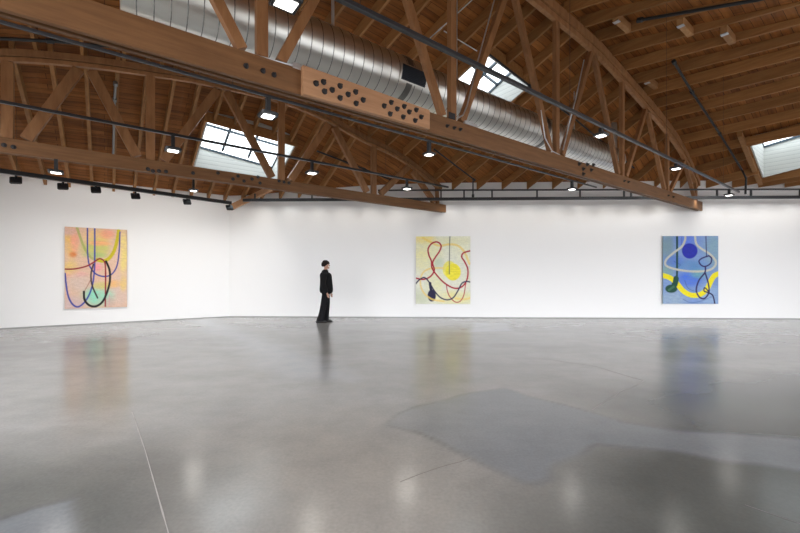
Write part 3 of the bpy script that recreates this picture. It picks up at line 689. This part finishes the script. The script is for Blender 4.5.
def painting(label, Wd, Hd, frame, base, blobs, strokes, shapes, loc, rz, seed, back_tint):
    """frame: (x0, y0, x1, y1) of the drawing grid; colours are the artwork's own paint"""
    x0, y0, x1, y1 = frame; nx, ny = 120, int(120*Hd/Wd)
    S = [(smooth_line(P), wd, srgb(c), al) for P, wd, c, al in strokes]
    S = [(Lp, wd, c, al, min(p[0] for p in Lp)-wd, max(p[0] for p in Lp)+wd, min(p[1] for p in Lp)-wd, max(p[1] for p in Lp)+wd) for Lp, wd, c, al in S]
    B = [(bx, by, rx, ry, srgb(c), al) for bx, by, rx, ry, c, al in blobs]; base = srgb(base); H_ = [(bx, by, rx, ry, srgb(c), al) for bx, by, rx, ry, c, al in shapes]
    vs = []; cols = []
    for j in range(ny+1):
        for i in range(nx+1):
            s, t = i/nx, j/ny; x, y = x0+(x1-x0)*s, y0+(y1-y0)*t
            c = list(base)
            nzv = mnoise.noise(Vector((x/22, y/7, seed))); nz2 = mnoise.noise(Vector((x/60, y/50, seed+5))); nz3 = mnoise.noise(Vector((x/6, y/5, seed+9)))
            wob = 1 + .45*nz2 + .35*nzv
            for bx, by, rx, ry, bc, al in B:
                d = ((x-bx)/rx)**2 + ((y-by)/ry)**2
                if d < 6:
                    k = min(1, al*math.exp(-d*d*.7)*max(.15, wob)); c = [q+(e_-q)*k for q, e_ in zip(c, bc)]
            g = 1 + .10*nzv + .07*nz3; c = [q*g for q in c]
            for bx, by, rx, ry, bc, al in H_:
                d = math.sqrt(((x-bx)/rx)**2 + ((y-by)/ry)**2)
                k = al*max(0, min(1, (1.04+.06*nz2-d)*min(rx, ry)/4)); g2 = 1+.18*nzv; c = [q+(e_*g2-q)*k for q, e_ in zip(c, bc)]
            for Lp, wd, sc_, al, bx0, bx1, by0, by1 in S:
                if bx0 < x < bx1 and by0 < y < by1:
                    d = seg_d(x, y, Lp); k = al*max(0, min(1, (wd/2-d)/2.2+.5)); g2 = 1+.15*nz3; c = [q+(e_*g2-q)*k for q, e_ in zip(c, sc_)]
            vs.append((Wd*(s-.5), 0, Hd*(.5-t))); cols.append((*[max(0, min(1, q)) for q in c], 1))
    fs = [(j*(nx+1)+i, (j+1)*(nx+1)+i, (j+1)*(nx+1)+i+1, j*(nx+1)+i+1) for j in range(ny) for i in range(nx)]
    mi = [0]*len(fs); nf = len(vs); D = .034; a_, b_ = Wd/2, Hd/2
    vs += [(-a_, 0, -b_), (a_, 0, -b_), (a_, D, -b_), (-a_, D, -b_), (-a_, 0, b_), (a_, 0, b_), (a_, D, b_), (-a_, D, b_)]; cols += [(.7, .68, .62, 1)]*8
    fs += [tuple(nf+k for k in f) for f in ((3, 2, 1, 0), (4, 5, 6, 7), (1, 2, 6, 5), (2, 3, 7, 6), (3, 0, 4, 7))]; mi += [1]*5
    e = thing('painting', label, 'painting', loc, rz)
    me = bpy.data.meshes.new('canvas'); me.from_pydata(vs, [], fs); me.polygons.foreach_set('material_index', mi)
    ca = me.color_attributes.new('paint', 'FLOAT_COLOR', 'POINT'); ca.data.foreach_set('color', [q for c in cols for q in c])
    m = mat('oil_paint', (.5, .5, .5), .6, 0, .25); at = N(m, 'ShaderNodeVertexColor'); at.layer_name = 'paint'
    tc = N(m, 'ShaderNodeTexCoord'); nz = N(m, 'ShaderNodeTexNoise', Scale=40., Detail=5.); L(m, tc, 'Object', nz, 'Vector')
    r = ramp(m, [(.3, (.9,)*3), (.7, (1.08,)*3)]); L(m, nz, 'Fac', r, 'Fac'); mx = N(m, 'ShaderNodeMix', data_type='RGBA', blend_type='MULTIPLY'); mx.inputs[0].default_value = 1
    L(m, at, 'Color', mx, 6); L(m, r, 'Color', mx, 7); m.node_tree.links.new(mx.outputs[2], bsdf(m).inputs['Base Color'])
    me.materials.append(m); me.materials.append(mat('canvas_edge', srgb(back_tint), .8))
    o = bpy.data.objects.new('canvas', me); COL.objects.link(o); o.parent = e
    bt = MB(); k = .04
    for xx in (-a_+.06, a_-.06-k): bt.box((xx, D, -b_+.06), (xx+k, D+.02, b_-.06))
    bt.build('stretcher_bars', M['block'], e)
    return e
def back_at(px, py0, py1, off):
    a = (px-CX)/F; Y = (12.478-off)/(1+.0362*a); return Vector((a*Y, Y, EYE+(HY-(py0+py1)/2)/F*Y)), (py1-py0)/F*Y, Y/F
RZB = math.atan2(-.0362, 1)
c2, H2, s2 = back_at(443, 236.3, 304.0, .067)
painting('pale abstract painting with a yellow disc and looping red line, middle of the back wall', 54.2*s2*1.0, H2, (64, 67, 385, 468), (226, 227, 212),
    [(120, 180, 90, 90, (234, 228, 170), .7), (330, 130, 80, 70, (232, 232, 205), .8), (90, 430, 60, 50, (200, 205, 180), .8), (300, 430, 120, 40, (226, 220, 150), .7), (200, 230, 30, 40, (190, 205, 185), .7), (350, 330, 50, 60, (225, 225, 205), .7), (230, 100, 160, 25, (226, 225, 190), .8), (180, 350, 50, 60, (226, 222, 170), .6), (110, 80, 60, 30, (240, 220, 130), .7)],
    [([(105, 75), (140, 95), (200, 122), (260, 115), (310, 122), (350, 160), (380, 230)], 13, (236, 208, 110), .75), ([(225, 255), (150, 258), (105, 285), (90, 340), (110, 400), (160, 440), (230, 452)], 11, (236, 205, 110), .7), ([(300, 435), (350, 440), (385, 432)], 12, (236, 205, 110), .6),
     ([(265, 68), (263, 150), (262, 290)], 6, (78, 92, 88), .85),
     ([(245, 355), (250, 390), (265, 425), (295, 455), (325, 452), (347, 415), (358, 350), (366, 320)], 6, (178, 50, 62), .95),
     ([(64, 315), (110, 322), (150, 305), (173, 268), (163, 225), (180, 190), (204, 155), (213, 122), (192, 101), (160, 108), (137, 140), (141, 178), (156, 215), (160, 255), (190, 300), (235, 345), (290, 374), (335, 366), (365, 325), (371, 265), (352, 218), (335, 190), (345, 166), (386, 153)], 9, (168, 28, 50), 1),
     ([(64, 347), (88, 322), (115, 312), (140, 335), (175, 392), (210, 430), (250, 443), (285, 430), (312, 390), (335, 347), (360, 335), (386, 338)], 8, (42, 40, 78), 1),
     ([(148, 345), (152, 375), (157, 395)], 16, (38, 36, 68), 1)],
    [(284, 278, 46, 50, (238, 224, 40), .95), (262, 262, 40, 50, (240, 228, 70), .8), (158, 418, 25, 38, (38, 36, 70), 1)], c2, RZB, 3., (215, 213, 190))
c3, H3, s3 = back_at(690.6, 236.0, 303.8, .067)
painting('blue abstract painting with a yellow swooping band and deep blue disc', 53.8*s3, H3, (78, 66, 400, 467), (122, 150, 200),
    [(100, 130, 40, 120, (120, 148, 160), .9), (370, 150, 50, 100, (128, 160, 180), .9), (230, 320, 70, 40, (70, 110, 214), .9), (130, 440, 80, 50, (150, 172, 196), .8), (350, 420, 60, 60, (150, 176, 208), .7), (230, 240, 100, 30, (90, 138, 190), .8), (290, 290, 50, 25, (110, 165, 170), .7), (220, 90, 60, 40, (90, 120, 220), .7), (140, 210, 60, 30, (84, 120, 200), .7), (100, 280, 40, 30, (130, 165, 150), .7)],
    [([(188, 66), (186, 110), (190, 160)], 4, (60, 80, 120), .5), ([(205, 330), (225, 375), (270, 395)], 4, (50, 80, 130), .6), ([(195, 440), (240, 460), (300, 450), (360, 425)], 4, (50, 80, 140), .6), ([(140, 215), (180, 238), (150, 250)], 4, (60, 90, 150), .6),
     ([(78, 300), (120, 314), (160, 348), (195, 390), (240, 415), (290, 413), (330, 385), (355, 337), (375, 303), (400, 289)], 30, (232, 218, 30), 1),
     ([(160, 66), (160, 200), (158, 310), (140, 345)], 12, (26, 68, 66), 1), ([(154, 318), (148, 350), (132, 372), (114, 384)], 32, (30, 74, 60), 1), ([(140, 366), (112, 386)], 14, (66, 112, 88), .8),
     ([(208, 66), (206, 92), (186, 130), (140, 165), (97, 205), (95, 240), (150, 262), (240, 275), (330, 272), (375, 250), (385, 215), (350, 172), (300, 140), (272, 110), (265, 66)], 12, (190, 190, 178), 1),
     ([(328, 66), (330, 130), (332, 190)], 6, (50, 40, 90), .9),
     ([(345, 183), (305, 198), (288, 215), (300, 238), (325, 246), (355, 228), (361, 198), (345, 183)], 8, (48, 38, 96), 1),
     ([(325, 246), (322, 282), (288, 328), (272, 385), (290, 427), (320, 435), (345, 400), (342, 345), (323, 282)], 9, (48, 38, 92), 1), ([(345, 395), (322, 372), (318, 392), (340, 400), (368, 418), (380, 467)], 8, (40, 32, 78), 1)],
    [(234, 155, 45, 45, (38, 48, 166), 1), (126, 378, 37, 25, (30, 74, 60), 1), (145, 352, 18, 26, (30, 74, 60), 1), (118, 384, 20, 12, (64, 110, 84), .8)], c3, RZB, 11., (120, 140, 150))
# left painting, on the left wall
def left_at(px, off):
    a = (px-CX)/F; nn = Vector((-LFD.y, LFD.x)); nn = nn if nn.dot(-BK0) > 0 else -nn
    q = BK0 + nn*off; t = (a*q.y-q.x)/(LFD.x-a*LFD.y); return q + LFD*t
pa, pb = left_at(64.6, .067), left_at(127, .067); pm = (pa+pb)/2
zc = EYE + (HY - 268.1)/F*pm.y; H1 = (309.0-226.6+307.2-230.4)/2/F*pm.y
painting('pink and yellow abstract painting with hanging blue and black loops, on the left wall', (pb-pa).length, H1, (78, 40, 411, 470), (220, 184, 160),
    [(110, 110, 30, 90, (232, 188, 110), .9), (130, 110, 22, 60, (236, 160, 140), .8), (120, 185, 18, 14, (214, 120, 60), .8), (100, 60, 40, 25, (215, 175, 165), .8), (250, 85, 70, 35, (232, 196, 120), .9), (300, 70, 40, 25, (236, 150, 130), .7), (240, 150, 75, 45, (196, 196, 110), .95), (260, 120, 60, 14, (240, 170, 120), .7), (240, 185, 60, 14, (170, 190, 120), .8), (390, 170, 24, 110, (228, 206, 130), .9), (350, 180, 25, 70, (226, 190, 170), .7), (130, 290, 55, 16, (238, 140, 150), .8), (110, 260, 40, 40, (228, 196, 120), .7), (150, 330, 60, 50, (214, 190, 178), .8), (250, 250, 25, 20, (238, 140, 160), .7), (370, 380, 50, 80, (214, 188, 176), .8), (250, 410, 75, 48, (146, 214, 188), .95), (270, 350, 45, 20, (206, 196, 110), .8), (120, 440, 60, 35, (206, 180, 176), .9), (340, 340, 40, 20, (236, 180, 90), .6), (390, 340, 18, 40, (232, 200, 100), .7), (310, 440, 30, 30, (200, 170, 160), .6)],
    [([(215, 310), (195, 350), (172, 390)], 4, (150, 80, 70), .8), ([(312, 400), (312, 465)], 4, (215, 150, 160), .7),
     ([(140, 40), (160, 100), (182, 155), (210, 195), (235, 212)], 13, (166, 172, 96), .85), ([(245, 210), (275, 216), (305, 205), (330, 175), (345, 140), (358, 85), (364, 45)], 19, (196, 180, 36), 1),
     ([(195, 40), (195, 130), (197, 195), (207, 245), (237, 285), (280, 300), (322, 290), (353, 245), (366, 165), (371, 55)], 8, (46, 58, 150), .95),
     ([(233, 42), (233, 150), (232, 250), (224, 330), (205, 395), (175, 442), (142, 461), (112, 438), (92, 385), (80, 285)], 9, (44, 62, 156), .95),
     ([(78, 262), (130, 260), (190, 245), (230, 222), (260, 204), (285, 220), (291, 260), (291, 340), (290, 462)], 8, (142, 30, 46), 1),
     ([(226, 235), (213, 290), (220, 350), (248, 416)], 9, (48, 34, 44), .95),
     ([(176, 382), (180, 425), (205, 455), (240, 461), (275, 437), (300, 385), (315, 325), (313, 265), (294, 218)], 12, (26, 22, 28), 1)],
    [], Vector((pm.x, pm.y, zc)), math.atan2((pb-pa).y, (pb-pa).x), 21., (205, 175, 140))
# ------------------------------------------------------------------ the person
def skin_mesh(name, verts, edges, radii, m, parent, root=0, levels=2):
    me = bpy.data.meshes.new(name); me.from_pydata(verts, edges, []); o = bpy.data.objects.new(name, me); COL.objects.link(o)
    sk = o.modifiers.new('skin', 'SKIN'); sk.use_smooth_shade = True; sk.branch_smoothing = .6
    if not me.skin_vertices: 
        bpy.context.view_layer.objects.active = o
        me.attributes
    bpy.context.view_layer.update()
    for i, r in enumerate(radii): 
        me.skin_vertices[0].data[i].radius = r if isinstance(r, tuple) else (r, r); me.skin_vertices[0].data[i].use_root = (i == root)
    ss = o.modifiers.new('sub', 'SUBSURF'); ss.levels = ss.render_levels = levels
    dg = bpy.context.evaluated_depsgraph_get(); nm = bpy.data.meshes.new_from_object(o.evaluated_get(dg)); o.modifiers.clear(); o.data = nm; nm.name = name
    nm.materials.clear(); nm.materials.append(m); nm.polygons.foreach_set('use_smooth', [True]*len(nm.polygons))
    o.parent = parent; return o
def chain(groups):
    """groups: list of [(point, radius), ...]; points shared by position are joined"""
    vs, rs, es, ix = [], [], [], {}
    for g in groups:
        last = None
        for p, r in g:
            k = tuple(round(x, 4) for x in p)
            if k not in ix: ix[k] = len(vs); vs.append(p); rs.append(r)
            if last is not None and last != ix[k]: es.append((last, ix[k]))
            last = ix[k]
    return vs, es, rs
def ball(mb, c, r, n=14, m=10):
    c = Vector(c); rows = []
    for i in range(m+1):
        t = math.pi*(i+.02)/(m+.04); rows.append([c + Vector((r[0]*math.sin(t)*math.cos(a), r[1]*math.sin(t)*math.sin(a), r[2]*math.cos(t))) for a in (2*math.pi*k/n for k in range(n))])
    mb.sweep(rows)
def build_person():
    fx, fy = on_floor(324.5, 322.4)
    P = thing('person', 'dark-haired person in black jacket and trousers standing in profile facing right', 'person', (fx, fy, 0))
    pel = (.04, 0, .93)
    spine = [(pel, (.105, .14)), ((.035, 0, 1.08), (.10, .13)), ((.035, 0, 1.25), (.105, .145)), ((.02, 0, 1.40), (.050, .070)), ((.015, 0, 1.485), .050), ((.035, 0, 1.545), .050),
             ((.052, 0, 1.615), (.085, .070)), ((.050, 0, 1.69), (.092, .074)), ((.045, 0, 1.735), (.060, .05))]
    def leg(s, hip, knee, ank): return [(pel, (.105, .14)), (hip, .078), (knee, .055), (ank, .040), ((ank[0]+.06, ank[1], .045), .036), ((ank[0]+.15, ank[1], .032), .028)]
    la = leg(-1, (.045, -.085, .86), (.0, -.095, .48), (-.13, -.10, .085)); lb = leg(1, (.05, .085, .86), (.07, .09, .48), (.0, .095, .085))
    def arm(s, w):
        sh, el, wr = (.025, .150*s, 1.335), (w[0], .235*s, 1.13), (w[1], .215*s, .865)
        g = [((.02, 0, 1.40), (.050, .070)), (sh, .046), (el, .040), (wr, .027), ((w[1]+.022, .21*s, .815), (.030, .020))]
        hand = [g]
        pc = (w[1]+.022, .21*s, .815)
        for k, (dx, ln) in enumerate(((-.022, .060), (-.006, .075), (.010, .078), (.026, .066))):       # four fingers, slightly curled
            b0 = (pc[0]+dx*.8+.004, pc[1]-.002*s, pc[2]-.03); k1 = (b0[0]+.012+dx*.1, b0[1]-.004*s, b0[2]-ln*.55); k2 = (k1[0]+.016, k1[1]-.012*s, k1[2]-ln*.42)
            hand.append([(pc, (.030, .020)), (b0, .0095), (k1, .0085), (k2, .007)])
        hand.append([(pc, (.030, .020)), ((pc[0]+.036, pc[1]-.012*s, pc[2]-.008), .0105), ((pc[0]+.052, pc[1]-.016*s, pc[2]-.042), .0085)])
        return hand
    arms = arm(-1, (.0, .105)) + arm(1, (.02, .125))
    v, e, r = chain([spine, la, lb] + arms)
    body = skin_mesh('body', v, e, r, M['skin'], P)
    f = MB()                                  # nose, chin, ears, brow
    f.lathe((.135, 0, 1.648), (.35, 0, -1), [(-.012, .006), (0, .011), (.028, .015), (.036, .012), (.040, .004)], 10)
    ball(f, (.112, 0, 1.563), (.030, .032, .026)); ball(f, (.136, 0, 1.592), (.012, .022, .007))
    for s in (-1, 1): ball(f, (.045, .076*s, 1.638), (.020, .010, .032))
    f.build('face', M['skin'], P, smooth=True)
    ey = MB()
    for s in (-1, 1): ball(ey, (.128, .031*s, 1.655), (.010, .012, .007), 10, 6); ey.tube([(.135, .015*s, 1.676), (.136, .03*s, 1.681), (.126, .05*s, 1.676)], .005, 6)
    ey.build('eyes', M['eye'], P, smooth=True)
    h = MB(); n, m = 26, 16; rows = []        # hair cap, full at the crown and nape, parted over the brow
    c = Vector((.030, 0, 1.668))
    for i in range(m+1):
        t = math.pi*(.01 + .70*i/m); row = []
        for k in range(n):
            a = 2*math.pi*k/n; fr = max(0, math.cos(a)); cut = t
            tt = min(t, math.pi*(.70 - .27*fr**.7)); d = Vector((math.sin(tt)*math.cos(a)*.120, math.sin(tt)*math.sin(a)*.105, math.cos(tt)*.118))
            d *= 1 + .07*mnoise.noise(d*22) + .03*mnoise.noise(d*60); row.append(c + d)
        rows.append(row)
    h.sweep(rows); h.build('hair', M['hair'], P, smooth=True)
    # jacket: boxy, stand collar, sleeves to the wrist
    jk = [((.052, 0, .79), (.168, .215)), ((.05, 0, .98), (.165, .215)), ((.055, 0, 1.2), (.178, .22)), ((.03, 0, 1.37), (.145, .215)), ((.018, 0, 1.455), (.105, .16)), ((.02, 0, 1.515), (.070, .078))]
    def slv(s, w): return [((.03, 0, 1.37), (.145, .215)), ((.025, .185*s, 1.405), .098), ((w[0], .245*s, 1.13), .080), ((w[1]-.002, .222*s, .835), .062)]
    v, e, r = chain([jk, slv(-1, (.0, .105)), slv(1, (.02, .125))])
    skin_mesh('jacket', v, e, r, M['jacket'], P)
    b = MB(); b.sweep([[(.022 + rr*1.0*math.cos(t), rr*1.05*math.sin(t), z) for t in (2*math.pi*k/20 for k in range(20))] for z, rr in ((1.39, .125), (1.435, .100), (1.46, .084), (1.49, .072), (1.515, .066), (1.515, .058), (1.46, .058), (1.40, .058))]); b.build('collar', M['jacket'], P, smooth=True)
    # trousers, flared at the hem
    t0 = (.04, 0, .92)
    def tl(hip, knee, hem): return [(t0, (.125, .165)), (hip, (.108, .100)), (knee, (.094, .086)), (((knee[0]+hem[0])/2, hem[1], .25), (.098, .088)), (hem, (.118, .095)), ((hem[0]-.004, hem[1], .04), (.122, .097))]
    v, e, r = chain([[(( .04, 0, 1.0), (.115, .15)), (t0, (.125, .165))], tl((.04, -.09, .80), (-.01, -.097, .48), (-.095, -.10, .09)), tl((.05, .09, .80), (.045, .09, .48), (.0, .095, .09))])
    skin_mesh('trousers', v, e, r, M['trousers'], P, root=1)
    for ax_, ay in ((-.13, -.10), (.0, .095)):
        s = MB(); prof = [(-.085, .030, .07), (-.07, .044, .10), (0, .046, .11), (.06, .050, .095), (.12, .052, .075), (.17, .048, .062), (.205, .034, .048), (.218, .010, .03)]
        s.sweep([[(ax_+x, ay+hw*math.cos(t), max(0.0, .5*hh*(1+math.sin(t)*1.0)) if math.sin(t) > -.6 else 0.0) for t in (2*math.pi*k/16 for k in range(16))] for x, hw, hh in prof]); s.build('shoe', M['shoe'], P, smooth=True)
build_person()
# ------------------------------------------------------------------ light
w = bpy.data.worlds.new('World'); SC.world = w; w.use_nodes = True; nt = w.node_tree; bg = nt.nodes['Background']
tc_ = nt.nodes.new('ShaderNodeTexCoord'); sx = nt.nodes.new('ShaderNodeSeparateXYZ'); cr = nt.nodes.new('ShaderNodeValToRGB')   # overcast sky above a dull ground
nt.links.new(tc_.outputs['Generated'], sx.inputs[0]); nt.links.new(sx.outputs['Z'], cr.inputs[0]); nt.links.new(cr.outputs[0], bg.inputs['Color'])
cr.color_ramp.elements[0].position = .0; cr.color_ramp.elements[0].color = (.10, .095, .09, 1); cr.color_ramp.elements[1].position = .02; cr.color_ramp.elements[1].color = (.95, .97, 1.0, 1)
bg.inputs['Strength'].default_value = 2.4
cam = bpy.data.cameras.new('Camera'); cam.sensor_width = 36; cam.sensor_fit = 'HORIZONTAL'; cam.lens = F/800*36; cam.shift_y = (HY-266.5)/800; cam.clip_start = .05
co = bpy.data.objects.new('Camera', cam); COL.objects.link(co); co.location = (0, 0, EYE); co.rotation_euler = (math.radians(90), 0, 0); SC.camera = co
SC.view_settings.view_transform = 'Standard'; SC.view_settings.look = 'None'; SC.view_settings.gamma = 1; SC.view_settings.use_curve_mapping = False
SC.view_settings.exposure = 1.45
SC.cycles.use_denoising = True; SC.cycles.max_bounces = 8; SC.cycles.diffuse_bounces = 5; SC.cycles.transparent_max_bounces = 12; SC.cycles.sample_clamp_indirect = 6
